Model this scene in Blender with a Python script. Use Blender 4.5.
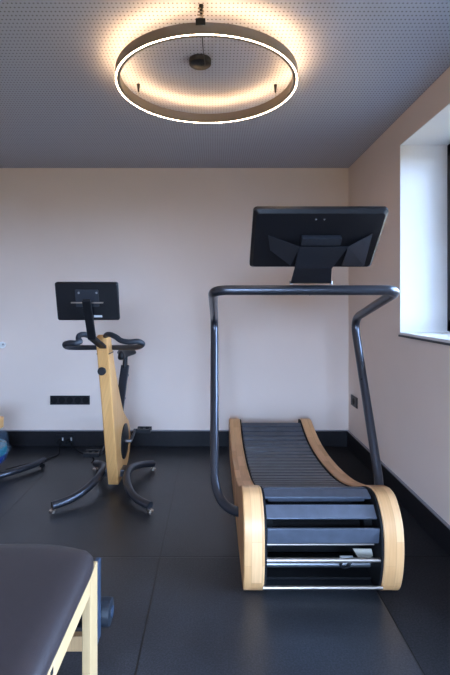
import bpy, bmesh, math, random
from mathutils import Vector, Matrix
random.seed(4)
for o in list(bpy.data.objects): bpy.data.objects.remove(o)
scene = bpy.context.scene
COL = scene.collection

# ------------------------------------------------------------------ camera
F = 450.0; VX, VY, H = 214.0, 303.0, 1.30
cam = bpy.data.cameras.new('camera'); camo = bpy.data.objects.new('camera', cam); COL.objects.link(camo)
camo.location = (0, 0, H); camo.rotation_euler = (math.radians(90), 0, 0)
cam.sensor_width = 36; cam.sensor_fit = 'AUTO'; cam.lens = F/675*36
cam.shift_x = (225-VX)/675; cam.shift_y = -(337.5-VY)/675
cam.clip_start = .02
scene.camera = camo

# ------------------------------------------------------------------ world and exposure
w = bpy.data.worlds.new('world'); scene.world = w; w.use_nodes = True
bg = w.node_tree.nodes['Background']
_n = w.node_tree.nodes; _l = w.node_tree.links      # blue sky above a dim brown-green ground
_t = _n.new('ShaderNodeTexCoord'); _s = _n.new('ShaderNodeSeparateXYZ'); _l.new(_t.outputs['Generated'], _s.inputs[0])
_r = _n.new('ShaderNodeMapRange'); _l.new(_s.outputs['Z'], _r.inputs['Value']); _r.inputs['From Min'].default_value = -.03; _r.inputs['From Max'].default_value = .03
_m = _n.new('ShaderNodeMixRGB'); _l.new(_r.outputs[0], _m.inputs[0])
_m.inputs[1].default_value = (.09, .085, .06, 1); _m.inputs[2].default_value = (.42, .63, 1.0, 1)
_l.new(_m.outputs[0], bg.inputs['Color'])
bg.inputs['Strength'].default_value = 25.0
scene.view_settings.view_transform = 'Standard'
try: scene.view_settings.look = 'None'
except Exception: pass
scene.view_settings.exposure = 0.78
scene.view_settings.gamma = 1.0
scene.view_settings.use_curve_mapping = False

RX = 1.2226; LX = -2.7; BY = 4.09; NY = -2.0; CZ = 2.527        # room
W1 = (1.95, 2.958); W2 = (-1.3, 1.8); W2Z = (.06, 2.4); WZ = (1.096, 2.339); REV = 1.53  # W2 is an unseen full-height opening, added for daylight
RW = (-0.9, 0.75)                                              # unseen window added in the rear wall to let in daylight
def portal(name, loc, rot, sx, sy):
    l = bpy.data.lights.new(name, 'AREA'); l.shape = 'RECTANGLE'; l.size = sx; l.size_y = sy
    l.cycles.is_portal = True
    o = bpy.data.objects.new(name, l); COL.objects.link(o); o.location = loc; o.rotation_euler = rot
zc = sum(WZ)/2; zh = WZ[1]-WZ[0]
portal('daylight_portal', (REV+.14, sum(W1)/2, zc), (0, math.radians(90), 0), zh, W1[1]-W1[0])
portal('daylight_portal', (REV+.14, sum(W2)/2, 1.25), (0, math.radians(90), 0), 2.3, W2[1]-W2[0])
portal('daylight_portal', (sum(RW)/2, NY-.2, 1.25), (math.radians(90), 0, 0), RW[1]-RW[0], 2.1)

# ------------------------------------------------------------------ materials
def mat(name, color, rough=.5, metal=0.0, spec=.5, noise=0, nscale=20, bump=0, bscale=200, coat=0):
    m = bpy.data.materials.new(name); m.use_nodes = True; nt = m.node_tree
    b = nt.nodes['Principled BSDF']
    b.inputs['Base Color'].default_value = (*color, 1); b.inputs['Roughness'].default_value = rough
    b.inputs['Metallic'].default_value = metal; b.inputs['Specular IOR Level'].default_value = spec
    b.inputs['Coat Weight'].default_value = coat
    tc = nt.nodes.new('ShaderNodeTexCoord')
    if noise:
        n = nt.nodes.new('ShaderNodeTexNoise'); n.inputs['Scale'].default_value = nscale; n.inputs['Detail'].default_value = 5
        nt.links.new(tc.outputs['Object'], n.inputs['Vector'])
        r = nt.nodes.new('ShaderNodeValToRGB'); cr = r.color_ramp
        cr.elements[0].position = .3; cr.elements[1].position = .7
        cr.elements[0].color = (*[c*(1-noise) for c in color], 1); cr.elements[1].color = (*[min(1, c*(1+noise)) for c in color], 1)
        nt.links.new(n.outputs['Fac'], r.inputs['Fac']); nt.links.new(r.outputs['Color'], b.inputs['Base Color'])
    if bump:
        n2 = nt.nodes.new('ShaderNodeTexNoise'); n2.inputs['Scale'].default_value = bscale
        nt.links.new(tc.outputs['Object'], n2.inputs['Vector'])
        bp = nt.nodes.new('ShaderNodeBump'); bp.inputs['Strength'].default_value = bump; bp.inputs['Distance'].default_value = .002
        nt.links.new(n2.outputs['Fac'], bp.inputs['Height']); nt.links.new(bp.outputs['Normal'], b.inputs['Normal'])
    return m

def emit(name, color, s):
    m = bpy.data.materials.new(name); m.use_nodes = True; nt = m.node_tree
    b = nt.nodes['Principled BSDF']; b.inputs['Base Color'].default_value = (*color, 1)
    b.inputs['Emission Color'].default_value = (*color, 1); b.inputs['Emission Strength'].default_value = s
    return m

def wood(name, c1, c2, along='YZ', row=.045, length=.22, rough=.42):
    """laminated wood: staves of slightly different tone with fine grain along them"""
    m = bpy.data.materials.new(name); m.use_nodes = True; nt = m.node_tree; N = nt.nodes; L = nt.links
    b = N['Principled BSDF']; b.inputs['Roughness'].default_value = rough
    tc = N.new('ShaderNodeTexCoord'); s = N.new('ShaderNodeSeparateXYZ'); L.new(tc.outputs['Object'], s.inputs[0])
    add = N.new('ShaderNodeMath'); add.operation = 'SUBTRACT'
    if along == 'YZ': L.new(s.outputs['Y'], add.inputs[0]); L.new(s.outputs['Z'], add.inputs[1]); across = s.outputs['X']
    else:
        L.new(s.outputs['Z'], add.inputs[0]); add.inputs[1].default_value = 0
        a2 = N.new('ShaderNodeMath'); a2.operation = 'ADD'; L.new(s.outputs['X'], a2.inputs[0]); L.new(s.outputs['Y'], a2.inputs[1]); across = a2.outputs[0]
    cb = N.new('ShaderNodeCombineXYZ'); L.new(add.outputs[0], cb.inputs[0]); L.new(across, cb.inputs[1])
    br = N.new('ShaderNodeTexBrick'); L.new(cb.outputs[0], br.inputs['Vector'])
    br.inputs['Scale'].default_value = 1; br.inputs['Brick Width'].default_value = length; br.inputs['Row Height'].default_value = row
    br.inputs['Mortar Size'].default_value = .0006; br.inputs['Mortar Smooth'].default_value = .5
    br.inputs['Color1'].default_value = (*c1, 1); br.inputs['Color2'].default_value = (*c2, 1)
    br.inputs['Mortar'].default_value = (*[c*.75 for c in c2], 1)
    mp = N.new('ShaderNodeMapping'); L.new(cb.outputs[0], mp.inputs['Vector']); mp.inputs['Scale'].default_value = (6, 90, 1)
    nz = N.new('ShaderNodeTexNoise'); L.new(mp.outputs[0], nz.inputs['Vector']); nz.inputs['Scale'].default_value = 1; nz.inputs['Detail'].default_value = 6
    rp = N.new('ShaderNodeValToRGB'); L.new(nz.outputs['Fac'], rp.inputs['Fac'])
    rp.color_ramp.elements[0].position = .35; rp.color_ramp.elements[1].position = .65
    rp.color_ramp.elements[0].color = (.90, .88, .85, 1); rp.color_ramp.elements[1].color = (1, 1, 1, 1)
    mx = N.new('ShaderNodeMixRGB'); mx.blend_type = 'MULTIPLY'; mx.inputs[0].default_value = 1
    L.new(br.outputs['Color'], mx.inputs[1]); L.new(rp.outputs['Color'], mx.inputs[2]); L.new(mx.outputs[0], b.inputs['Base Color'])
    return m

M = {}
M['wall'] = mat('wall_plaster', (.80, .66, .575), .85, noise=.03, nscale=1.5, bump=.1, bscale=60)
M['wall_brown'] = mat('wall_brown_bounce', (.24, .15, .10), .85, noise=.05, nscale=2)  # unseen walls, made brown to tint and dim the bounced light
M['reveal'] = mat('reveal_plaster', (.80, .78, .76), .8, bump=.1, bscale=60)
M['base'] = mat('baseboard_black', (.011, .010, .012), .55, spec=.25, noise=.15, nscale=30)
M['basecap'] = mat('baseboard_cap', (.22, .21, .23), .45)
M['tube'] = mat('graphite_tube', (.075, .08, .098), .28, .75, bump=.05, bscale=400)
M['black'] = mat('black_plastic', (.010, .010, .012), .42, spec=.3, noise=.2, nscale=40)
M['blackmatt'] = mat('black_matt', (.007, .007, .008), .7, spec=.2)
M['screen'] = mat('screen_back_plastic', (.007, .007, .009), .36, spec=.3)
M['bracket'] = mat('graphite_sheet', (.05, .055, .07), .33, .7)
M['slat'] = mat('slat_rubber', (.052, .062, .085), .34, noise=.25, nscale=14, bump=.2, bscale=300)
M['slatedge'] = mat('slat_aluminium', (.17, .19, .24), .30, .65, noise=.1, nscale=20)
M['chrome'] = mat('brushed_steel', (.56, .47, .40), .36, 1.0)
M['steel'] = mat('grey_steel', (.25, .25, .26), .35, .9)
M['rim'] = wood('laminated_ash', (.82, .48, .235), (.60, .31, .125))
M['bikewood'] = wood('oiled_oak', (.78, .42, .155), (.72, .37, .13), along='Z', row=.04, length=2.0)
M['benchwood'] = wood('pale_ash', (.48, .31, .15), (.46, .29, .14), along='YZ', row=.2, length=3)
M['leather'] = mat('dark_leather', (.026, .020, .021), .34, spec=.38, noise=.1, nscale=60, bump=.35, bscale=500)
M['navy'] = mat('navy_painted_metal', (.022, .035, .06), .4, .1)
M['lampbody'] = mat('bronze_grey_aluminium', (.24, .19, .15), .45, .3)
M['led_top'] = emit('led_uplight', (1.0, .62, .31), 34)
M['led_low'] = emit('led_downlight', (1.0, .74, .50), 22.0)
M['led_low_fill'] = emit('led_downlight_fill', (1.0, .68, .42), 90.0)  # warm fill, only for the added lamp behind the camera
M['wire'] = mat('wire_grey', (.35, .33, .3), .4, .6)
M['white'] = mat('white_plastic', (.82, .81, .80), .5)
M['frame'] = mat('window_frame_anthracite', (.02, .02, .024), .5)
M['label'] = mat('sticker_grey', (.45, .45, .46), .6)
M['bracketbeige'] = mat('bare_metal_plate', (.62, .57, .48), .4, .4)
M['water'] = mat('blue_water', (.004, .03, .22), .1, spec=.8, noise=.3, nscale=8)
M['teal'] = mat('teal_water', (.01, .16, .22), .12, spec=.8, noise=.3, nscale=12)

def glass_mat():
    m = bpy.data.materials.new('clear_pane'); m.use_nodes = True; nt = m.node_tree
    for n in list(nt.nodes): nt.nodes.remove(n)
    o = nt.nodes.new('ShaderNodeOutputMaterial'); mx = nt.nodes.new('ShaderNodeMixShader'); fr = nt.nodes.new('ShaderNodeFresnel')
    t = nt.nodes.new('ShaderNodeBsdfTransparent'); g = nt.nodes.new('ShaderNodeBsdfGlossy'); g.inputs['Roughness'].default_value = .02
    nt.links.new(fr.outputs[0], mx.inputs[0]); nt.links.new(t.outputs[0], mx.inputs[1]); nt.links.new(g.outputs[0], mx.inputs[2])
    nt.links.new(mx.outputs[0], o.inputs['Surface']); return m
M['glass'] = glass_mat()
def poly_mat():
    m = bpy.data.materials.new('clear_polycarbonate'); m.use_nodes = True; b = m.node_tree.nodes['Principled BSDF']
    b.inputs['Base Color'].default_value = (.3, .5, .75, 1); b.inputs['Roughness'].default_value = .08; b.inputs['Alpha'].default_value = .07
    return m
M['poly'] = poly_mat()

def ceiling_mat():
    m = bpy.data.materials.new('perforated_acoustic_board'); m.use_nodes = True; nt = m.node_tree; N = nt.nodes; L = nt.links
    b = N['Principled BSDF']; b.inputs['Roughness'].default_value = .8
    tc = N.new('ShaderNodeTexCoord'); s = N.new('ShaderNodeSeparateXYZ'); L.new(tc.outputs['Object'], s.inputs[0])
    P = .0178
    def fr(out, P=P):
        d = N.new('ShaderNodeMath'); d.operation = 'DIVIDE'; L.new(out, d.inputs[0]); d.inputs[1].default_value = P
        f = N.new('ShaderNodeMath'); f.operation = 'FRACT'; L.new(d.outputs[0], f.inputs[0])
        g = N.new('ShaderNodeMath'); g.operation = 'SUBTRACT'; L.new(f.outputs[0], g.inputs[0]); g.inputs[1].default_value = .5
        p = N.new('ShaderNodeMath'); p.operation = 'POWER'; L.new(g.outputs[0], p.inputs[0]); p.inputs[1].default_value = 2
        q = N.new('ShaderNodeMath'); q.operation = 'MULTIPLY'; L.new(p.outputs[0], q.inputs[0]); q.inputs[1].default_value = (P/.0178)**2
        return q.outputs[0]
    a = N.new('ShaderNodeMath'); a.operation = 'ADD'; L.new(fr(s.outputs['X']), a.inputs[0]); L.new(fr(s.outputs['Y'], .0265), a.inputs[1])
    r = N.new('ShaderNodeMath'); r.operation = 'SQRT'; L.new(a.outputs[0], r.inputs[0])
    mr = N.new('ShaderNodeMapRange'); L.new(r.outputs[0], mr.inputs['Value'])
    mr.inputs['From Min'].default_value = .15; mr.inputs['From Max'].default_value = .25
    mx = N.new('ShaderNodeMixRGB'); L.new(mr.outputs[0], mx.inputs[0])
    mx.inputs[1].default_value = (.10, .09, .09, 1); mx.inputs[2].default_value = (.44, .45, .52, 1)
    L.new(mx.outputs[0], b.inputs['Base Color']); return m
M['ceiling'] = ceiling_mat()

def floor_mat():
    m = bpy.data.materials.new('rubber_mat_floor'); m.use_nodes = True; nt = m.node_tree; N = nt.nodes; L = nt.links
    b = N['Principled BSDF']
    tc = N.new('ShaderNodeTexCoord'); s = N.new('ShaderNodeSeparateXYZ'); L.new(tc.outputs['Object'], s.inputs[0])
    def seam(out, off, P):
        a = N.new('ShaderNodeMath'); a.operation = 'SUBTRACT'; L.new(out, a.inputs[0]); a.inputs[1].default_value = off
        pp = N.new('ShaderNodeMath'); pp.operation = 'PINGPONG'; L.new(a.outputs[0], pp.inputs[0]); pp.inputs[1].default_value = P/2
        mr = N.new('ShaderNodeMapRange'); L.new(pp.outputs[0], mr.inputs['Value']); mr.inputs['From Min'].default_value = .0015; mr.inputs['From Max'].default_value = .005
        return mr.outputs[0]
    mn = N.new('ShaderNodeMath'); mn.operation = 'MULTIPLY'
    L.new(seam(s.outputs['X'], .735-1.011*4, 1.011), mn.inputs[0]); L.new(seam(s.outputs['Y'], 3.277-.974*6, .974), mn.inputs[1])
    n = N.new('ShaderNodeTexNoise'); n.inputs['Scale'].default_value = 350; n.inputs['Detail'].default_value = 3; L.new(tc.outputs['Object'], n.inputs['Vector'])
    n2 = N.new('ShaderNodeTexNoise'); n2.inputs['Scale'].default_value = 2.5; n2.inputs['Detail'].default_value = 6; L.new(tc.outputs['Object'], n2.inputs['Vector'])
    rp = N.new('ShaderNodeValToRGB'); L.new(n2.outputs['Fac'], rp.inputs['Fac'])
    rp.color_ramp.elements[0].position = .35; rp.color_ramp.elements[1].position = .75
    rp.color_ramp.elements[0].color = (.014, .015, .018, 1); rp.color_ramp.elements[1].color = (.024, .026, .031, 1)
    mx = N.new('ShaderNodeMixRGB'); L.new(mn.outputs[0], mx.inputs[0]); mx.inputs[1].default_value = (.003, .003, .003, 1)
    sp = N.new('ShaderNodeTexNoise'); sp.inputs['Scale'].default_value = 140; sp.inputs['Detail'].default_value = 4; L.new(tc.outputs['Object'], sp.inputs['Vector'])
    sr = N.new('ShaderNodeValToRGB'); L.new(sp.outputs['Fac'], sr.inputs['Fac'])
    sr.color_ramp.elements[0].position = .4; sr.color_ramp.elements[1].position = .68; sr.color_ramp.elements[0].color = (.65, .65, .65, 1); sr.color_ramp.elements[1].color = (1.8, 1.8, 1.8, 1)
    sm = N.new('ShaderNodeMixRGB'); sm.blend_type = 'MULTIPLY'; sm.inputs[0].default_value = 1; L.new(rp.outputs['Color'], sm.inputs[1]); L.new(sr.outputs['Color'], sm.inputs[2])
    L.new(sm.outputs[0], mx.inputs[2]); L.new(mx.outputs[0], b.inputs['Base Color'])
    # the strip of mat along the right wall is a duller rubber
    st = N.new('ShaderNodeMath'); st.operation = 'GREATER_THAN'; L.new(s.outputs['X'], st.inputs[0]); st.inputs[1].default_value = .735
    mr = N.new('ShaderNodeMapRange'); L.new(st.outputs[0], mr.inputs['Value']); mr.inputs['To Min'].default_value = .30; mr.inputs['To Max'].default_value = .75
    L.new(mr.outputs[0], b.inputs['Roughness'])
    mr2 = N.new('ShaderNodeMapRange'); L.new(st.outputs[0], mr2.inputs['Value']); mr2.inputs['To Min'].default_value = .5; mr2.inputs['To Max'].default_value = .2
    L.new(mr2.outputs[0], b.inputs['Specular IOR Level'])
    dk = N.new('ShaderNodeMixRGB'); dk.blend_type = 'MULTIPLY'; L.new(st.outputs[0], dk.inputs[0]); dk.inputs[2].default_value = (.6, .52, .5, 1)
    L.new(mx.outputs[0], dk.inputs[1]); L.new(dk.outputs[0], b.inputs['Base Color'])
    bp = N.new('ShaderNodeBump'); bp.inputs['Strength'].default_value = .35; bp.inputs['Distance'].default_value = .002
    ad = N.new('ShaderNodeMath'); ad.operation = 'ADD'; L.new(n.outputs['Fac'], ad.inputs[0]); L.new(mn.outputs[0], ad.inputs[1])
    L.new(ad.outputs[0], bp.inputs['Height']); L.new(bp.outputs['Normal'], b.inputs['Normal'])
    return m
M['floor'] = floor_mat()

# ------------------------------------------------------------------ mesh helpers (world coordinates, moved under the parent on build)
def P(x, y, Y): return Vector(((x-VX)*Y/F, Y, H-(y-VY)*Y/F))

class MB:
    def __init__(s): s.v = []; s.f = []; s.m = []
    def add(s, vs, fs, mi=0):
        n = len(s.v); s.v += [Vector(v) for v in vs]; s.f += [tuple(i+n for i in f) for f in fs]; s.m += [mi]*len(fs); return s
    def box(s, x0, x1, y0, y1, z0, z1, mi=0):
        vs = [(x, y, z) for z in (z0, z1) for y in (y0, y1) for x in (x0, x1)]
        return s.add(vs, [(0,2,3,1),(4,5,7,6),(0,1,5,4),(2,6,7,3),(0,4,6,2),(1,3,7,5)], mi)
    def obox(s, c, ax, ay, az, mi=0):
        """box with half-axis vectors"""
        c, ax, ay, az = map(Vector, (c, ax, ay, az))
        vs = [c+ax*i+ay*j+az*k for k in (-1,1) for j in (-1,1) for i in (-1,1)]
        return s.add(vs, [(0,2,3,1),(4,5,7,6),(0,1,5,4),(2,6,7,3),(0,4,6,2),(1,3,7,5)], mi)
    def prismx(s, prof, x0, x1, mi=0):
        """profile of (Y, Z) extruded in X"""
        n = len(prof); vs = [(x0, y, z) for y, z in prof]+[(x1, y, z) for y, z in prof]
        fs = [tuple(range(n)), tuple(range(2*n-1, n-1, -1))]+[(i, n+i, n+(i+1) % n, (i+1) % n) for i in range(n)]
        return s.add(vs, fs, mi)
    def tube(s, pts, r, seg=14, mi=0, cap=True):
        pts = [Vector(p) for p in pts]; n = len(pts)
        rs = r if isinstance(r, (list, tuple)) else [r]*n
        T = [(pts[min(i+1, n-1)]-pts[max(i-1, 0)]).normalized() for i in range(n)]
        u = T[0].cross(Vector((0, 0, 1)))
        if u.length < 1e-3: u = T[0].cross(Vector((1, 0, 0)))
        u.normalize(); vs = []
        for i in range(n):
            u = (u-T[i]*u.dot(T[i])).normalized(); v = T[i].cross(u)
            for k in range(seg):
                a = 2*math.pi*k/seg; vs.append(pts[i]+(u*math.cos(a)+v*math.sin(a))*rs[i])
        fs = [(i*seg+k, i*seg+(k+1) % seg, (i+1)*seg+(k+1) % seg, (i+1)*seg+k) for i in range(n-1) for k in range(seg)]
        if cap: fs += [tuple(range(seg-1, -1, -1)), tuple((n-1)*seg+k for k in range(seg))]
        return s.add(vs, fs, mi)
    def lathe(s, prof, c=(0,0,0), axis='Z', seg=32, mi=0):
        """prof of (r, h) about the axis through c; ends closed when r > 0"""
        c = Vector(c); n = len(prof); vs = []
        for r, h in prof:
            for k in range(seg):
                a = 2*math.pi*k/seg; p = (r*math.cos(a), r*math.sin(a), h)
                if axis == 'X': p = (p[2], p[0], p[1])
                if axis == 'Y': p = (p[0], p[2], p[1])
                vs.append(c+Vector(p))
        fs = [(i*seg+k, i*seg+(k+1) % seg, (i+1)*seg+(k+1) % seg, (i+1)*seg+k) for i in range(n-1) for k in range(seg)]
        fs += [tuple(range(seg-1, -1, -1)), tuple((n-1)*seg+k for k in range(seg))]
        return s.add(vs, fs, mi)
    def build(s, name, mats, parent=None, smooth=False, bevel=0, seg=2, angle=40):
        if not isinstance(mats, (list, tuple)): mats = [mats]
        off = Vector(parent['_w']) if parent is not None else Vector((0, 0, 0))
        me = bpy.data.meshes.new(name); me.from_pydata([v-off for v in s.v], [], s.f); me.validate()
        for m_ in mats: me.materials.append(m_)
        if len(me.polygons) == len(s.m):
            for p, i in zip(me.polygons, s.m): p.material_index = i
        bm = bmesh.new(); bm.from_mesh(me); bmesh.ops.recalc_face_normals(bm, faces=bm.faces)
        if smooth:
            for f in bm.faces: f.smooth = True
            for e in bm.edges:
                if len(e.link_faces) == 2 and e.calc_face_angle(0) > math.radians(angle): e.smooth = False
        bm.to_mesh(me); bm.free()
        o = bpy.data.objects.new(name, me); COL.objects.link(o)
        if parent is not None: o.parent = parent
        o['_w'] = tuple(off)
        if bevel:
            b = o.modifiers.new('bevel', 'BEVEL'); b.width = bevel; b.segments = seg; b.limit_method = 'ANGLE'; b.angle_limit = math.radians(35); b.harden_normals = False
        return o

def spline(pts, n=8):
    pts = [Vector(p) for p in pts]; out = []
    for i in range(len(pts)-1):
        p0 = pts[max(i-1, 0)]; p1 = pts[i]; p2 = pts[i+1]; p3 = pts[min(i+2, len(pts)-1)]
        for k in range(n):
            t = k/n
            out.append(.5*((2*p1)+(p2-p0)*t+(2*p0-5*p1+4*p2-p3)*t*t+(3*p1-p0-3*p2+p3)*t**3))
    out.append(pts[-1]); return out
def fillet(pts, rad, n=8):
    """polyline with rounded corners; rad per inner vertex"""
    pts = [Vector(p) for p in pts]; out = [pts[0]]
    for i in range(1, len(pts)-1):
        r = rad[i-1] if isinstance(rad, (list, tuple)) else rad
        a = (pts[i-1]-pts[i]); b = (pts[i+1]-pts[i]); r = min(r, a.length*(.95 if i == 1 else .49), b.length*(.95 if i == len(pts)-2 else .49))
        A = pts[i]+a.normalized()*r; B = pts[i]+b.normalized()*r
        for k in range(n+1):
            t = k/n; out.append((1-t)**2*A+2*t*(1-t)*pts[i]+t*t*B)
    out.append(pts[-1]); return out
def rrect(w, h, r, n=5):
    out = []
    for cx, cy, a0 in ((w/2-r, h/2-r, 0), (-w/2+r, h/2-r, 90), (-w/2+r, -h/2+r, 180), (w/2-r, -h/2+r, 270)):
        for k in range(n+1):
            a = math.radians(a0+90*k/n); out.append((cx+r*math.cos(a), cy+r*math.sin(a)))
    return out
def slab(mb, outline, c, u, v, nrm, t, mi=0, inset=0, t2=0):
    """flat outline in (u, v) with thickness t along nrm; optional chamfer on the +nrm side"""
    c, u, v, nrm = map(Vector, (c, u, v, nrm)); n = len(outline)
    rings = [[c+u*a+v*b-nrm*t/2 for a, b in outline], [c+u*a+v*b+nrm*(t/2-t2) for a, b in outline]]
    if inset:
        W_ = max(abs(a) for a, b in outline); H_ = max(abs(b) for a, b in outline)
        rings.append([c+u*a*(1-inset/W_)+v*b*(1-inset/H_)+nrm*t/2 for a, b in outline])
    vs = [p for r_ in rings for p in r_]; m = len(rings)
    fs = [tuple(range(n-1, -1, -1)), tuple((m-1)*n+k for k in range(n))]+[(j*n+k, j*n+(k+1) % n, (j+1)*n+(k+1) % n, (j+1)*n+k) for j in range(m-1) for k in range(n)]
    mb.add(vs, fs, mi); return mb

def root(name, loc, label, cat, group=None):
    o = bpy.data.objects.new(name, None); COL.objects.link(o); o.location = loc; o.empty_display_size = .1
    o['_w'] = tuple(loc); o['label'] = label; o['category'] = cat
    if group: o['group'] = group
    return o
def tag(o, label, cat, group=None):
    o['label'] = label; o['category'] = cat
    if group: o['group'] = group
    return o
def struct(o): o['kind'] = 'structure'; return o

# ------------------------------------------------------------------ room
T = .2
struct(MB().box(LX-T, RX+.5, NY-T, BY+T, -.1, 0).build('floor', M['floor']))
struct(MB().box(LX-T, RX+.5, NY-T, BY+T, CZ, CZ+.1).build('ceiling', M['ceiling']))
struct(MB().box(LX-T, RX+.5, BY, BY+T, 0, CZ).build('wall_back', M['wall']))
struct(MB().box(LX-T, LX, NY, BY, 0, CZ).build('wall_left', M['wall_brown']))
m = MB()   # wall behind the camera with the added tall window
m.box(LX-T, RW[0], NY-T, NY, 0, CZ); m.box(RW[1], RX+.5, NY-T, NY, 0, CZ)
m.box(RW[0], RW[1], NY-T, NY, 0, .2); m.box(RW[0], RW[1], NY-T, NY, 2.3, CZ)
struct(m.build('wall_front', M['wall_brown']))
def wall_right():
    mb = MB(); ys = [NY, W2[0], W2[1], W1[0], W1[1], BY]; X1 = RX+.42
    for a, b in ((ys[0], ys[1]), (ys[2], ys[3]), (ys[4], ys[5])): mb.box(RX, X1, a, b, 0, CZ)
    for (a, b), (c, d) in ((W1, WZ), (W2, W2Z)): mb.box(RX, X1, a, b, 0, c); mb.box(RX, X1, a, b, d, CZ)
    # cut the white reveals in as their own material: they are thin plaster linings
    return struct(mb.build('wall_right', M['wall']))
wall_right()
def window(n, y0, y1, wz=WZ):
    r = root('window_%d' % n, (REV, (y0+y1)/2, wz[0]), '', ''); del r['label']; del r['category']; r['kind'] = 'structure'
    z0, z1 = wz; e = .004
    mb = MB(); x0, x1 = RX+.0005, REV+.1
    mb.box(x0, x1, y1-e, y1, z0, z1); mb.box(x0, x1, y0, y0+e, z0, z1); mb.box(x0, x1, y0, y1, z1-e, z1)
    mb.build('reveal', M['reveal'], r)
    fw = .075; X0, X1 = REV, REV+.06; mb = MB()
    mb.box(X0, X1, y1-e-fw, y1-e, z0+.02, z1-e); mb.box(X0, X1, y0+e, y0+e+fw, z0+.02, z1-e)
    mb.box(X0, X1, y0+e, y1-e, z0+.02, z0+.02+fw); mb.box(X0, X1, y0+e, y1-e, z1-e-fw, z1-e)
    ym = (y0+y1)/2; mb.box(X0, X1, ym-.05, ym+.05, z0+.02, z1-e)
    mb.build('window_frame', M['frame'], r, bevel=.004)
    for a, b in ((y0+e+fw, ym-.05), (ym+.05, y1-e-fw)):
        MB().box(REV+.028, REV+.034, a, b, z0+.02+fw, z1-e-fw).build('pane', M['glass'], r)
    MB().box(RX-.003, REV+.1, y0+e, y1-e, z0-.006, z0+.012).build('window_sill', M['reveal'], r, bevel=.002)
    MB().box(RX-.010, RX-.0005, y0-.002, y1+.002, z0-.016, z0-.004).build('sill_edge', M['silledge'], r)
M['sill'] = mat('sill_painted', (.55, .56, .60), .5)
M['silledge'] = mat('sill_edge', (.04, .04, .045), .5)
window(1, *W1); window(2, *W2, W2Z)  # the second one is out of view, added to bring in daylight
r3 = root('window_3', ((RW[0]+RW[1])/2, NY-.12, .2), '', ''); del r3['label']; del r3['category']; r3['kind'] = 'structure'  # added behind the camera as a daylight source, never in view
mb = MB(); y0, y1 = NY-.15, NY-.09
mb.box(RW[0], RW[0]+.07, y0, y1, .2, 2.3); mb.box(RW[1]-.07, RW[1], y0, y1, .2, 2.3); mb.box(RW[0], RW[1], y0, y1, .2, .27); mb.box(RW[0], RW[1], y0, y1, 2.23, 2.3)
mb.build('window_frame', M['frame'], r3)
for a, b in ((RW[0]+.07, RW[1]-.07),): MB().box(a, b, NY-.123, NY-.117, .27, 2.23).build('pane', M['glass'], r3)

def baseboard(name, x0, x1, y0, y1):
    h = .14
    mb = MB().box(x0, x1, y0, y1, 0, h, 0)
    o = struct(mb.build(name, M['base'], bevel=.003)); return o
baseboard('baseboard_back', LX, RX, BY-.018, BY)
baseboard('baseboard_right', RX-.018, RX, NY, BY-.018)
baseboard('baseboard_left', LX, LX+.018, NY, BY-.018)
def capstrip(name, x0, x1, y0, y1): return struct(MB().box(x0, x1, y0, y1, .14, .1465).build(name, M['basecap']))
capstrip('trim_1', LX+.02, RX-.02, BY-.018, BY); capstrip('trim_2', RX-.018, RX, NY, BY)

# ------------------------------------------------------------------ ring pendant lamp
def ring_lamp(cx0, cy, lab, low):
    cx, R, z0 = cx0, .457, 2.402
    r = root('ring_pendant_lamp', (cx, cy, z0), lab, 'lamp', None)
    def ring(prof, seg=96):
        mb = MB(); n = len(prof); vs = []
        for k in range(seg):
            a = 2*math.pi*k/seg
            for rr, h in prof: vs.append((cx+rr*math.cos(a), cy+rr*math.sin(a), z0+h))
        fs = [(k*n+i, k*n+(i+1) % n, ((k+1) % seg)*n+(i+1) % n, ((k+1) % seg)*n+i) for k in range(seg) for i in range(n)]
        return mb.add(vs, fs)
    t = .022; hh = .048
    ring([(R, 0), (R, hh), (R-t, hh), (R-t, 0)]).build('ring_body', M['lampbody'], r, smooth=True)
    ring([(R-.0005, -.0008), (R-.0005, .002), (R-.006, .002), (R-.006, -.0008)]).build('downlight_strip', M[low], r)
    ring([(R-.006, hh-.001), (R-.006, hh+.0006), (R-.017, hh+.0006), (R-.017, hh-.001)]).build('uplight_strip', M['led_top'], r)
    mb = MB().lathe([(.052, -.026), (.056, -.022), (.056, 0)], (cx-.033, cy-.03, CZ-.0005), seg=32)
    rose = mb.build('ceiling_rose', M['black'], r, smooth=True, angle=50)
    for a in (31, 150, 270):
        # ring rim point and the cup in the ceiling right above it
        px = cx+(R-t/2)*math.cos(math.radians(a if a != 270 else 268)); py = cy+(R-t/2)*math.sin(math.radians(a))
        MB().tube([(px, py, z0+hh), (px, py, CZ-.01)], .0012, 6).build('suspension_wire', M['wire'], r)
        MB().lathe([(.004, -.045), (.006, -.03), (.010, 0)], (px, py, CZ-.0005), seg=16).build('ceiling_cup', M['black'], r, smooth=True)
    # feed cable from the rose sagging to the near side of the ring
    p = spline([(cx-.031, cy-.03, CZ-.02), (cx-.008, cy-.08, CZ-.05), (cx-.013, cy-.22, CZ-.06), (cx-.015, cy-.35, CZ-.045), (cx-.013, cy-R+.015, CZ-.06), (cx-.008, cy-R+.01, z0+hh)], 8)
    MB().tube(p, .0022, 8).build('feed_cable', M['black'], r, smooth=True)
    p = [(cx-.018+.012*math.sin(i*1.9), cy-R+.011+.006*math.cos(i*1.9), z0+hh+.004*i) for i in range(19)]
    MB().tube(spline(p, 3), .0028, 8).build('cable_coil', M['lampbody'], r, smooth=True)
    MB().box(cx-.038, cx+.002, cy-R-.006, cy-R+.022, z0+.036, z0+.062).build('clip', M['black'], r, bevel=.002)
ring_lamp(-.037, 2.30, 'large glowing ring pendant lamp hung on wires below the perforated ceiling', 'led_low')
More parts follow.
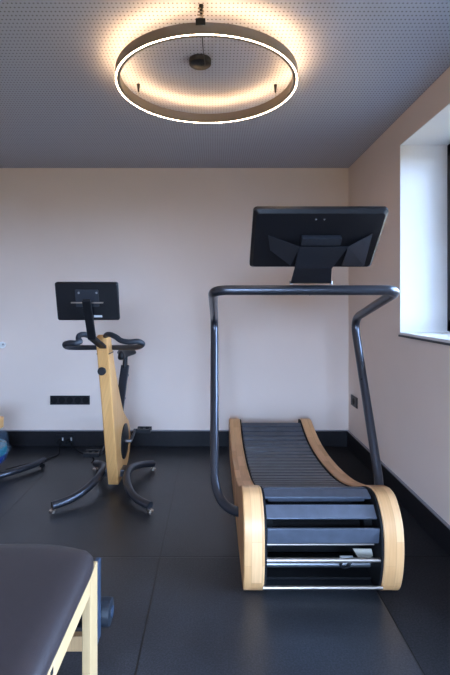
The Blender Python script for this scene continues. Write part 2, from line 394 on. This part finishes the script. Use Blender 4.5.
ring_lamp(-.8, -.9, 'added unseen ring pendant lamp behind the camera for warm fill light', 'led_low_fill')  # out of view, added to warm the room

# ------------------------------------------------------------------ curved slat treadmill
XL0, XL1, XR0, XR1 = .13, .222, .742, .83
XC = .48
def circ(cy, cz, r, a0, a1, n):
    return [(cy+r*math.cos(math.radians(a0+(a1-a0)*k/n)), cz+r*math.sin(math.radians(a0+(a1-a0)*k/n))) for k in range(n+1)]
def treadmill():
    r = root('treadmill', (XC, 2.8, 0), 'curved slat treadmill with thick light wood sides and tall graphite handle tube', 'treadmill')
    top = [Vector((a, b, 0)) for a, b in [(2.12, .430), (2.20, .410), (2.32, .358), (2.45, .310), (2.70, .248), (3.03, .210), (3.35, .205), (3.60, .235), (3.84, .305)]]
    top = [(p.x, p.y) for p in spline(top, 6)]
    front = [(p.x, p.y) for p in spline([Vector((a, b, 0)) for a, b in [(2.06, .001), (2.018, .012), (1.986, .06), (1.962, .15), (1.957, .25), (1.975, .335), (2.02, .395), (2.065, .425), (2.12, .430)]], 5)]
    prof = front[:-1]+top+[(3.90, .30), (3.93, .25), (3.90, .12), (3.82, .02), (3.78, .004)]
    for x0, x1 in ((XL0, XL1), (XR0, XR1)):
        pm = MB().prismx(prof, x0, x1)
        o = pm.build('side_panel', M['rim'], r, smooth=True, angle=30); b = o.modifiers.new('bevel', 'BEVEL'); b.width = .006; b.segments = 3; b.limit_method = 'ANGLE'; b.angle_limit = math.radians(60)
    # black inner cheeks standing just proud of the wood
    inner = [(y+.004 if y < 2.0 else y, z) for y, z in prof]
    def shrink(pr, d):
        out = []
        for y, z in pr:
            cy_, cz_ = (2.17, .215) if y < 2.2 else (y, .1)
            v = Vector((y-cy_, z-cz_));
            if v.length > 1e-6: v = v-v.normalized()*d
            out.append((cy_+v.x, cz_+v.y))
        return out
    for x0, x1 in ((XL1, XL1+.010), (XR0-.010, XR0)):
        MB().prismx(shrink(prof, .006), x0, x1).build('inner_cheek', M['blackmatt'], r)
    # slat belt: on the running curve
    mb = MB(); xs0, xs1 = XL1+.013, XR0-.013
    path = [Vector((a, b)) for a, b in top]
    L = [0]
    for i in range(1, len(path)): L.append(L[-1]+(path[i]-path[i-1]).length)
    def at(s):
        for i in range(1, len(L)):
            if L[i] >= s:
                t = (s-L[i-1])/(L[i]-L[i-1]); return path[i-1].lerp(path[i], t), (path[i]-path[i-1]).normalized()
        return path[-1], (path[-1]-path[-2]).normalized()
    pitch = .068; s = .072
    while s < L[-1]-.01:
        p, t = at(s); n = Vector((-t.y, t.x)); c = p-n*.018
        mb.obox(((xs0+xs1)/2, c.x, c.y), ((xs1-xs0)/2, 0, 0), (0, t.x*.0275, t.y*.0275), (0, n.x*.010, n.y*.010))
        s += pitch
    mb.build('slat_belt', M['slat'], r, bevel=.004)
    # wide slats passing over the front drum
    mb = MB(); cy_, cz_, R = 2.165, .222, .188
    for a, hw, tilt in ((14, .030, 14), (44, .031, 44), (74, .036, 103)):
        a_ = math.radians(a); c = Vector((cy_, cz_))+Vector((-math.sin(a_), math.cos(a_)))*(R-.004)
        a_ = math.radians(tilt); n = Vector((-math.sin(a_), math.cos(a_))); t = Vector((-n.y, n.x))
        mb.obox(((xs0+xs1)/2, c.x, c.y), ((xs1-xs0)/2, 0, 0), (0, t.x*hw, t.y*hw), (0, n.x*.006, n.y*.006))
        c2 = c-n*.022
        mb.obox(((xs0+xs1)/2, c2.x, c2.y), ((xs1-xs0)/2-.02, 0, 0), (0, t.x*.006, t.y*.006), (0, n.x*.016, n.y*.016))
    mb.build('drum_slats', M['slatedge'], r, bevel=.002)
    MB().box(XL1+.01, XR0-.01, 2.42, 3.74, .02, .15).box(XL1+.01, XR0-.01, 2.26, 2.27, .05, .36).box(XL1+.01, XR0-.01, 2.10, 2.3, .01, .02).build('dark_inner_boxes', M['blackmatt'], r)  # black boxes put inside the body to keep the opening dark
    # rods
    for nm, y, z, rr, mm in (('cross_rod', 1.985, .166, .0105, 'chrome'), ('cross_rod', 1.995, .038, .0085, 'chrome'), ('cross_rod', 2.12, .072, .015, 'steel'), ('cross_rod', 2.06, .195, .005, 'chrome')):
        MB().tube([(XL1-.005, y, z), (XR0+.005, y, z)], rr, 16).build(nm, M[mm], r, smooth=True)
    MB().tube([(XL1-.005, 2.165, .24), (XR0+.005, 2.165, .24)], .03, 20).tube([(XL1+.012, 2.165, .24), (XL1+.05, 2.165, .24)], .10, 28).tube([(XR0-.05, 2.165, .24), (XR0-.012, 2.165, .24)], .10, 28).build('drum_axle', M['blackmatt'], r, smooth=True)
    mb = MB(); o_ = [P(353, 549, 2.04), P(371.5, 549, 2.04), P(373, 556, 2.04), P(366, 560, 2.04), P(359, 559, 2.04)]
    vs = o_+[p+Vector((0, .005, 0)) for p in o_]; n = 5
    mb.add(vs, [tuple(range(n)), tuple(range(2*n-1, n-1, -1))]+[(i, n+i, n+(i+1) % n, (i+1) % n) for i in range(n)])
    mb.build('mounting_plate', M['bracketbeige'], r)
    cp = [(XC+.13+.03*math.cos(i*.9)*(1-.02*i), 2.09+.01*math.sin(i), .09+.018*math.sin(i*.9)) for i in range(22)]
    MB().tube(spline(cp, 3), .003, 6).build('sensor_cable', M['black'], r, smooth=True)
    MB().box(XC+.11, XC+.17, 2.10, 2.115, .085, .115).build('sensor_box', M['white'], r, bevel=.002)
    # rubber feet
    for x in ((XL0+XL1)/2, (XR0+XR1)/2):
        for y in (2.14, 3.7): MB().lathe([(.03, 0), (.03, .006)], (x, y, 0), seg=20).build('rubber_foot', M['blackmatt'], r)
    # handle tube: one continuous bent pipe
    def side(sx):      # sx -1 left, +1 right
        xo = XC+sx*.4775
        ins = XC+sx*.30
        return [Vector((ins, 2.36, .20)), Vector((xo, 2.54, .13)), Vector((xo, 3.085, 1.19)), Vector((XC+sx*.486, 2.345, 1.367))]
    pl, pr = side(-1), side(1)
    pts = pl+pr[::-1]
    hp = fillet(pts, [.22, .13, .09, .09, .13, .22], 10)
    hd = MB().tube(hp, .0262, 20).build('handle_tube', M['tube'], r, smooth=True, angle=60)
    for k in range(2):
        c = P(361.5+.9*k*3, 379+8*k, 2.87)
        MB().lathe([(.005, -.004), (.005, .002)], c, axis='Y', seg=12).build('grub_screw', M['blackmatt'], hd)
    MB().tube([(XC-.001+.02, 2.352, 1.366), (XC+.0025+.02, 2.352, 1.366)], .0267, 20).build('joint_ring', M['blackmatt'], hd, smooth=True)
    # console screen, back turned to the camera
    tp = Vector((XC, 2.0, 1.713)); bt = Vector((XC, 2.243, 1.474)); c = (tp+bt)/2; v = (tp-bt).normalized(); u = Vector((1, 0, 0)); n = u.cross(v)
    if n.y > 0: n = -n      # towards the camera
    w_, h_ = .606, (tp-bt).length
    mb = slab(MB(), rrect(w_, h_, .018), c-n*.012, u, v, n, .036, inset=.014, t2=.016)
    sc = mb.build('console_screen', M['screen'], r, smooth=True, angle=25)
    slab(MB(), rrect(w_-.03, h_-.03, .01), c-n*.0305, u, v, n, .002).build('display', M['black'], sc)
    for dx in (-.02, .018):
        q = c+u*dx+v*(h_/2-.045)+n*.006; MB().lathe([(.004, -.002), (.004, .004)], q, axis='Y', seg=12).build('screw', M['steel'], sc)
    # bracket: neck plate and two folded wings
    off = n*.014
    def pt(x, y, d=0):   # point on the screen back from pixels, moved d towards the camera
        ray = P(x, y, 1.0)-Vector((0, 0, H)); o_ = Vector((0, 0, H)); base = c+n*.0075
        t_ = (base-o_).dot(n)/ray.dot(n); return o_+ray*t_+n*d
    mb = MB()
    A, B, C_, D = pt(298, 243, .030), pt(347, 243, .030), Vector((XC+.075+.03, 2.362, 1.385)), Vector((XC-.072-.01, 2.362, 1.385))
    C_ = P(331, 283.5, 2.362); D = P(290.5, 283.5, 2.362); E_ = pt(331, 266, .020); F_ = pt(294, 266, .020)
    th = Vector((0, .006, 0))
    def plate(ps, th):
        n_ = len(ps); vs = list(ps)+[p+th for p in ps]
        mb.add(vs, [tuple(range(n_)), tuple(range(2*n_-1, n_-1, -1))]+[(i, n_+i, n_+(i+1) % n_, (i+1) % n_) for i in range(n_)])
    plate([A, B, E_, F_], -n*.004); plate([F_, E_, C_, D], th)
    plate([pt(347, 243, .030), pt(372.5, 233.5, .002), pt(364, 266, .002), pt(341, 263, .02)], -n*.004)
    plate([pt(299, 243, .030), pt(268, 235.5, .002), pt(270, 250, .002), pt(290, 263, .02)], -n*.004)
    mb.build('screen_bracket', M['bracket'], r)
    mb = MB(); c2 = (pt(299, 233, .01)+pt(341, 243, .01))/2
    mb.obox(c2+n*.008, u*.092, v*.02, n*.014); mb.build('cable_box', M['bracket'], r, bevel=.002)
    for x in (291, 331): MB().lathe([(.008, -.006), (.008, .01)], P(x, 283, 2.372)+Vector((0, 0, .0)), seg=14).build('bolt', M['steel'], r)
treadmill()

# ------------------------------------------------------------------ wooden exercise bike
BX = -.7025
def bike():
    r = root('exercise_bike', (BX, 3.2, 0), 'wooden exercise bike with small screen, black handlebar and arched graphite legs', 'exercise bike')
    x0, x1 = -.740, -.665
    prof = [(3.14, .03), (3.06, .27), (2.99, .50), (2.90, .79), (2.825, 1.02), (2.82, 1.075), (2.85, 1.10), (2.90, 1.09), (2.96, 1.0),
            (3.02, .89), (3.10, .77), (3.20, .64), (3.31, .51), (3.42, .44), (3.52, .385), (3.575, .30), (3.59, .20), (3.56, .13), (3.48, .07), (3.38, .045), (3.30, .03)]
    o = MB().prismx(prof, x0, x1).build('frame_column', M['bikewood'], r, bevel=.009, seg=3)
    # inlay slot behind the crank, dark flywheel cover and crank
    MB().lathe([(.128, -.004), (.128, .004), (.12, .006)], (x1+.002, 3.345, .275), axis='X', seg=36).build('flywheel_cover', M['black'], r, smooth=True)
    MB().lathe([(.128, -.004), (.128, .004)], (x0-.002, 3.345, .275), axis='X', seg=36).build('flywheel_cover', M['black'], r, smooth=True)
    ax = MB().tube([(x0-.05, 3.345, .275), (x1+.05, 3.345, .275)], .013, 14).build('crank_axle', M['steel'], r, smooth=True)
    PR = Vector((-.568, 3.5, .315)); PLt = Vector((-.867, 3.19, .235))
    for sgn, pc, xa in ((1, PR, x1+.045), (-1, PLt, x0-.045)):
        ca = MB().tube([(xa, 3.345, .275), (xa+sgn*.01, pc.y, pc.z)], [.012, .009], 10).build('crank', M['tube'], r, smooth=True)
        px0 = xa+sgn*.015
        mb = MB(); w = .055
        cx_ = px0+sgn*.06
        mb.box(cx_-w, cx_+w, pc.y-.045, pc.y-.028, pc.z-.014, pc.z+.014); mb.box(cx_-w, cx_+w, pc.y+.028, pc.y+.045, pc.z-.014, pc.z+.014)
        for k in (-1, 0, 1): mb.box(cx_+k*.043-.008, cx_+k*.043+.008, pc.y-.03, pc.y+.03, pc.z-.008, pc.z+.008)
        mb.tube([(px0-sgn*.02, pc.y, pc.z), (cx_+sgn*.05, pc.y, pc.z)], .008, 8)
        mb.build('pedal', M['black'], r, bevel=.002)
    MB().lathe([(.022, -.034), (.026, -.03), (.026, -.004), (.018, 0)], (-.714, 2.885, .866), axis='Y', seg=20).build('resistance_knob', M['black'], r, smooth=True)
    # belt line round the top where the stem goes in
    MB().box(x0-.002, x1+.002, 2.843, 2.97, .975, .981).build('clamp_band', M['blackmatt'], r)
    # handlebar loops
    L_ = [P(103, 344, 2.90), P(97, 342, 2.84), P(91, 337, 2.76), P(84.5, 334.5, 2.70), P(79.5, 335.5, 2.66), P(78.5, 339, 2.63), P(80, 341.5, 2.62), P(76, 343, 2.60), P(69, 343, 2.62), P(65, 344.5, 2.66), P(68, 347, 2.76), P(80, 347.5, 2.88), P(104, 347.5, 3.0)]
    R_ = [P(106, 342, 2.93), P(106, 335.5, 2.83), P(110, 334.5, 2.76), P(116, 337, 2.72), P(121, 340.5, 2.70), P(129, 342, 2.68), P(138, 341.5, 2.68), P(142.5, 344, 2.71), P(138, 347, 2.78), P(125, 347.5, 2.88), P(104, 347.5, 3.0)]
    mb = MB().tube(spline(L_, 6), .0165, 14).tube(spline(R_, 6), .0165, 14)
    mb.build('handlebar', M['grip'], r, smooth=True, angle=70)
    # screen arm and screen
    a = P(103, 347, 2.83); b_ = P(92, 338, 2.64); c_ = P(86.5, 301, 2.47)
    mb = MB()
    for p, q in ((a, b_), (b_, c_)):
        d = (q-p); mid = (p+q)/2; dn = d.normalized(); nn = Vector((1, 0, 0)).cross(dn)
        mb.obox(mid, (.024, 0, 0), dn*(d.length/2+.008), nn.normalized()*.010)
    mb.build('screen_arm', M['black'], r, bevel=.005)
    tp = P(85.5, 282, 2.52); bt = P(88.2, 320, 2.575); bt.x = tp.x; c = (tp+bt)/2; v = (tp-bt).normalized(); u = Vector((1, .05, 0)).normalized(); n = v.cross(u)
    if n.y > 0: n = -n
    c = c+Vector((-.0, .02, 0))
    w_ = .352; h_ = (tp-bt).length
    sc = slab(MB(), rrect(w_, h_, .012), c, u, v, n, .022, inset=.006, t2=.006).build('display_screen', M['screen'], r, smooth=True, angle=25)
    slab(MB(), rrect(w_-.02, h_-.02, .006), c-n*.0115, u, v, n, .001).build('display', M['black'], sc)
    s0 = c+n*.012
    mb = MB().obox(s0+u*.0-v*.004+n*.006, u*.09, v*.003, n*.006)
    mb.build('mounting_rail', M['chrome'], sc)
    mb = MB(); slab(mb, rrect(.13, .10, .005), s0+n*.001+v*.02, u, v, n, .004); mb.build('mounting_plate', M['bracket'], sc)
    MB().obox(s0+u*.055-v*.086+n*.0005, u*.023, v*.006, n*.0006).build('sticker', M['label'], sc)
    for dx in (-.045, .055): MB().lathe([(.006, -.003), (.006, .003)], s0+u*dx+v*.052+n*.002, axis='Y', seg=12).build('screw', M['steel'], sc)
    # saddle and post
    t_ = P(126, 364, 3.53); t_.x = -.695; lo = P(122.5, 410, 3.40); lo.x = -.715
    d = (t_-lo); dn = d.normalized(); nn = Vector((1, 0, 0)).cross(dn).normalized()
    MB().obox((t_+lo)/2-dn*.03, (.031, 0, 0), dn*(d.length/2+.02), nn*.014).build('saddle_post', M['bracket'], r, bevel=.004)
    MB().tube([t_-dn*.03, t_+Vector((0, 0, .068))], .018, 12).build('saddle_clamp', M['black'], r, smooth=True)
    for q in (.25, .75): MB().lathe([(.008, -.006), (.008, .006)], lo.lerp(t_, q)+Vector((.032, 0, 0)), axis='X', seg=12).build('bolt', M['steel'], r)
    mb = MB(); N_ = 14; S = 20; vs = []
    for i in range(N_+1):
        f = i/N_; y = 3.42+.27*f; hw = .024+.062*(max(0, (f-.25))/.75)**1.3; zz = .905+.012*f
        if i in (0, N_): hw *= .55
        for k in range(S):
            a_ = 2*math.pi*k/S; vs.append((-.712+hw*math.cos(a_), y, zz-.008+.034*math.sin(a_)*(1 if i not in (0, N_) else .5)-(.012*abs(math.cos(a_))**2)))
    fs = [(i*S+k, i*S+(k+1) % S, (i+1)*S+(k+1) % S, (i+1)*S+k) for i in range(N_) for k in range(S)]+[tuple(range(S)), tuple(N_*S+k for k in range(S-1, -1, -1))]
    mb.add(vs, fs).build('saddle', M['black'], r, smooth=True, angle=80)
    # arched legs: one bowed tube on either side
    for sgn in (-1, 1):
        pts = [(BX+sgn*.305, 2.80, .038), (BX+sgn*.215, 2.87, .048), (BX+sgn*.148, 2.96, .068), (BX+sgn*.098, 3.11, .095), (BX+sgn*.098, 3.27, .098), (BX+sgn*.145, 3.42, .07), (BX+sgn*.225, 3.53, .040)]
        lg = MB().tube(spline(pts, 8), .0255, 16).build('leg', M['tube'], r, smooth=True, angle=60)
        for p in (pts[0], pts[-1]):
            d = 1
            MB().lathe([(.021, 0), (.021, .008), (.007, .010), (.007, .022)], (p[0], p[1]+(.008 if p is pts[0] else -.008), 0), seg=16).build('levelling_foot', M['chrome'], lg, smooth=True, angle=40)
    MB().box(BX-.11, BX+.11, 3.19, 3.30, .065, .115).build('leg_bridge', M['tube'], r, bevel=.008)
M['grip'] = mat('handlebar_tape', (.02, .024, .032), .5, bump=.3, bscale=150)
bike()

# ------------------------------------------------------------------ padded bench, cut by the left edge
def bench():
    xr = -.402; xl = -.94
    r = root('padded_bench', ((xr+xl)/2, .95, 0), 'padded bench with dark leather top and pale wood frame in the foreground', 'bench')
    zt = .470; z0 = .412; y0, y1 = .35, 1.595; cx_ = (xl+xr)/2; hw = (xr-xl)/2+.003
    # cushion outline: bowed far edge, rounded corners
    out = []
    n = 14
    for k in range(n+1):       # far edge right to left
        t = 1-2*k/n; out.append((cx_+(hw-.06)*t, y1-.030*abs(t)**2.4))
    yl = out[-1][1]
    L_ = [(cx_-hw+.034, yl-.010), (cx_-hw+.013, yl-.030), (cx_-hw+.003, yl-.06), (cx_-hw, yl-.10)]
    R_ = [(2*cx_-a, b) for a, b in L_][::-1]
    full = out+L_+[(cx_-hw, y0+.04), (cx_-hw+.012, y0+.012), (cx_-hw+.04, y0), (cx_+hw-.04, y0), (cx_+hw-.012, y0+.012), (cx_+hw, y0+.04)]+R_
    N_ = len(full); cyy = (y0+y1)/2; mb = MB(); vs = []
    rings = [(0, z0), (-.000, z0+.012), (.001, z0+.022), (.008, z0+.036), (.022, z0+.047), (.042, z0+.054), (.07, zt-.001), (.11, zt)]
    for ins, z in rings:
        for a, b in full:
            sx = 1-ins/hw; sy = 1-ins/((y1-y0)/2); vs.append((cx_+(a-cx_)*sx, cyy+(b-cyy)*sy, z))
    fs = [(j*N_+k, j*N_+(k+1) % N_, (j+1)*N_+(k+1) % N_, (j+1)*N_+k) for j in range(len(rings)-1) for k in range(N_)]
    fs += [tuple(range(N_-1, -1, -1)), tuple((len(rings)-1)*N_+k for k in range(N_))]
    mb.add(vs, fs).build('cushion', M['leather'], r, smooth=True, angle=50)
    for a, b in ((xr-.026, xr), (xl, xl+.026)):
        o = MB().box(a, b, .37, 1.55, z0-.062, z0-.001).build('side_rail', M['benchwood'], r, bevel=.002)
        if b == xr: MB().box(xr-.0002, xr+.0006, 1.105, 1.125, z0-.036, z0-.020).build('small_mark', M['black'], o)
        for ya in (1.46, .40):
            MB().box(a-.0005, b+.0005, ya, ya+.092, 0, z0-.0015).build('leg', M['benchwood'], r, bevel=.002)
    MB().box(xl+.026, xr-.026, 1.49, 1.515, .145, .195).build('crossbar', M['benchwood2'], r, bevel=.002)
    MB().box(xl+.026, xr-.026, .43, .455, .145, .195).build('crossbar', M['benchwood2'], r, bevel=.002)
    MB().box(xl+.03, xr-.03, 1.42, 1.45, z0-.05, z0-.002).build('crossbar', M['benchwood2'], r, bevel=.002)
    for a in (xr-.02, xl+.0): MB().box(a, a+.02, 1.554, 1.605, .115, .396).build('end_plate', M['navy'], r, bevel=.006, seg=3)
    MB().lathe([(.034, 0), (.046, .004), (.0475, .012), (.0475, .595-.012), (.046, .595-.004), (.034, .595)], (xl-.028, 1.645, .172), axis='X', seg=28).build('foam_roller', M['roller'], r, smooth=True, angle=60)
    MB().lathe([(.020, 0), (.020, .003)], (xr+.029, 1.645, .172), axis='X', seg=20).build('roller_cap', M['navy'], r)
M['benchwood2'] = wood('brown_ash', (.60, .36, .17), (.58, .34, .16), along='YZ', row=.2, length=3)
M['roller'] = mat('black_foam', (.010, .012, .016), .5, spec=.3)
bench()

# ------------------------------------------------------------------ water resistance trainer at the left edge
def water_trainer():
    cx_, cy_ = -1.845, 3.42
    r = root('water_resistance_trainer', (cx_, cy_, 0), 'exercise machine with clear blue water tank and dark curved leg at left edge', 'exercise machine')
    h0 = .03
    MB().lathe([(.06, h0+.0), (.19, h0+.015), (.245, h0+.07), (.258, h0+.12)], (cx_, cy_, 0), seg=48).build('water', M['water'], r, smooth=True, angle=80)
    MB().lathe([(.256, h0+.121), (.252, h0+.16), (.245, h0+.175)], (cx_, cy_, 0), seg=48).build('foaming_water', M['teal'], r, smooth=True)
    MB().lathe([(.05, h0-.004), (.195, h0+.008), (.252, h0+.065), (.266, h0+.13), (.262, h0+.20), (.252, h0+.26), (.225, h0+.295), (.16, h0+.31), (.05, h0+.315)], (cx_, cy_, 0), seg=48).build('tank', M['poly'], r, smooth=True, angle=80)
    MB().lathe([(.262, h0+.128), (.278, h0+.13), (.278, h0+.143), (.262, h0+.145)], (cx_, cy_, 0), seg=48).build('tank_rim', M['poly'], r, smooth=True)
    MB().box(cx_-.03, cx_+.228, cy_-.045, cy_+.045, h0+.3155, .43).build('wooden_post', M['bikewood'], r, bevel=.006)
    for sgn in (1, -1):
        pts = [(cx_-.2*sgn, cy_-.36 , .045), (cx_+.02*sgn, cy_-.33, .05), (cx_+.20, cy_-.22, .05), (cx_+.32, cy_-.02, .055), (cx_+.43, cy_+.17, .06)]
        if sgn == -1: continue
    pts = [P(-60, 486, 3.20), P(-25, 481, 3.24), P(0, 475.5, 3.30), P(22, 469, 3.42), P(36, 464, 3.52), P(44, 459.5, 3.60)]
    MB().tube(spline(pts, 8), .0225, 16).build('leg', M['tube'], r, smooth=True, angle=60)
    for p in (pts[0], pts[-1]): MB().lathe([(.02, 0), (.02, .01), (.008, .012), (.008, p.z-.018)], (p.x-.01, p.y-.01, 0), seg=16).build('levelling_foot', M['blackmatt'], r)
    MB().lathe([(.09, 0), (.09, h0-.002)], (cx_, cy_, 0), seg=24).build('tank_base', M['black'], r)
water_trainer()

# ------------------------------------------------------------------ wall fittings
def sockets():
    y = BY
    a = P(50.5, 395.5, BY); b = P(90, 404.5, BY); t = .010
    r = root('socket_strip', ((a.x+b.x)/2, BY, (a.z+b.z)/2), 'long black five-gang socket strip on the back wall left of the exercise bike', 'socket')
    MB().box(a.x, b.x, y-t, y-.0005, b.z, a.z).build('cover_frame', M['black'], r, bevel=.002)
    w = (b.x-a.x)/5
    for k in range(5):
        c = Vector((a.x+w*(k+.5), y-t, (a.z+b.z)/2))
        MB().lathe([(.029, -.0015), (.029, .0), (.026, .001)], c, axis='Y', seg=24).build('socket', M['blackmatt'], r)
    a = P(57, 434, BY); b = P(75, 445.5, BY)
    r = root('wall_socket', ((a.x+b.x)/2, BY, (a.z+b.z)/2), 'black double socket with plugs set low in the black baseboard', 'socket')
    MB().box(a.x, b.x, y-.035, y-.0185, b.z, a.z).build('cover_frame', M['black'], r, bevel=.003)
    for k, x in enumerate((61, 69.5)):
        c = P(x, 440, BY); c.y = y-.036
        MB().lathe([(.018, -.032), (.021, -.024), (.021, 0)], c, axis='Y', seg=20).build('plug', M['blackmatt'], r, smooth=True)
        q = P(x+3, 438, BY); MB().box(q.x-.006, q.x+.006, y-.038, y-.035, q.z-.012, q.z+.014).build('white_mark', M['label'], r)
    x = RX
    r = root('wall_socket', (RX, 3.95, .48), 'small black socket on the right wall behind the treadmill handle', 'socket')
    # Y from pixels on the right wall
    ya = RX*F/(351.5-VX); yb = RX*F/(358-VX); yb = 3.825; za = H-(397-VY)*3.87/F; zb = H-(407.5-VY)*3.87/F
    ya = 3.985
    MB().box(x-.011, x-.0005, yb, ya, zb, za).build('cover_frame', M['black'], r, bevel=.002)
    MB().lathe([(.028, -.0015), (.026, 0.0)], (x-.0113, (ya+yb)/2, (za+zb)/2), axis='X', seg=24).build('socket', M['blackmatt'], r)
    r = root('wall_hook', P(2, 345, BY), 'small white plastic hook on the back wall at the left edge', 'hook')
    c = P(2.5, 345, BY); c.y = BY
    MB().lathe([(.026, -.012), (.03, -.008), (.03, -.0005)], c, axis='Y', seg=24).build('back_plate', M['white'], r, smooth=True)
    MB().tube([(c.x, BY-.01, c.z), (c.x+.03, BY-.03, c.z-.004), (c.x+.046, BY-.035, c.z+.02)], .006, 10).build('peg', M['white'], r, smooth=True)
    MB().lathe([(.006, -.001), (.006, .0)], (c.x+.01, BY-.0125, c.z+.006), axis='Y', seg=12).build('screw', M['black'], r)
sockets()
p = spline([P(70, 440, 4.04), P(72, 446, 3.98), (-1.16, 3.9, .006), (-1.07, 3.84, .006), (-1.0, 3.74, .006), (-.99, 3.64, .006)], 8)
tag(MB().tube(p, .004, 8).build('power_cable', M['blackmatt'], smooth=True), 'thin black cable on the floor from low socket to the exercise bike', 'cable')
p = spline([P(60.5, 441, 4.03), P(59, 446, 3.98), (-1.33, 3.85, .006), (-1.40, 3.72, .006), (-1.52, 3.60, .006), (-1.62, 3.5, .006)], 8)
tag(MB().tube(p, .004, 8).build('power_cable', M['blackmatt'], smooth=True), 'thin black cable on the floor from low socket to the water tank machine', 'cable')

for o in bpy.data.objects:
    if '_w' in o: del o['_w']
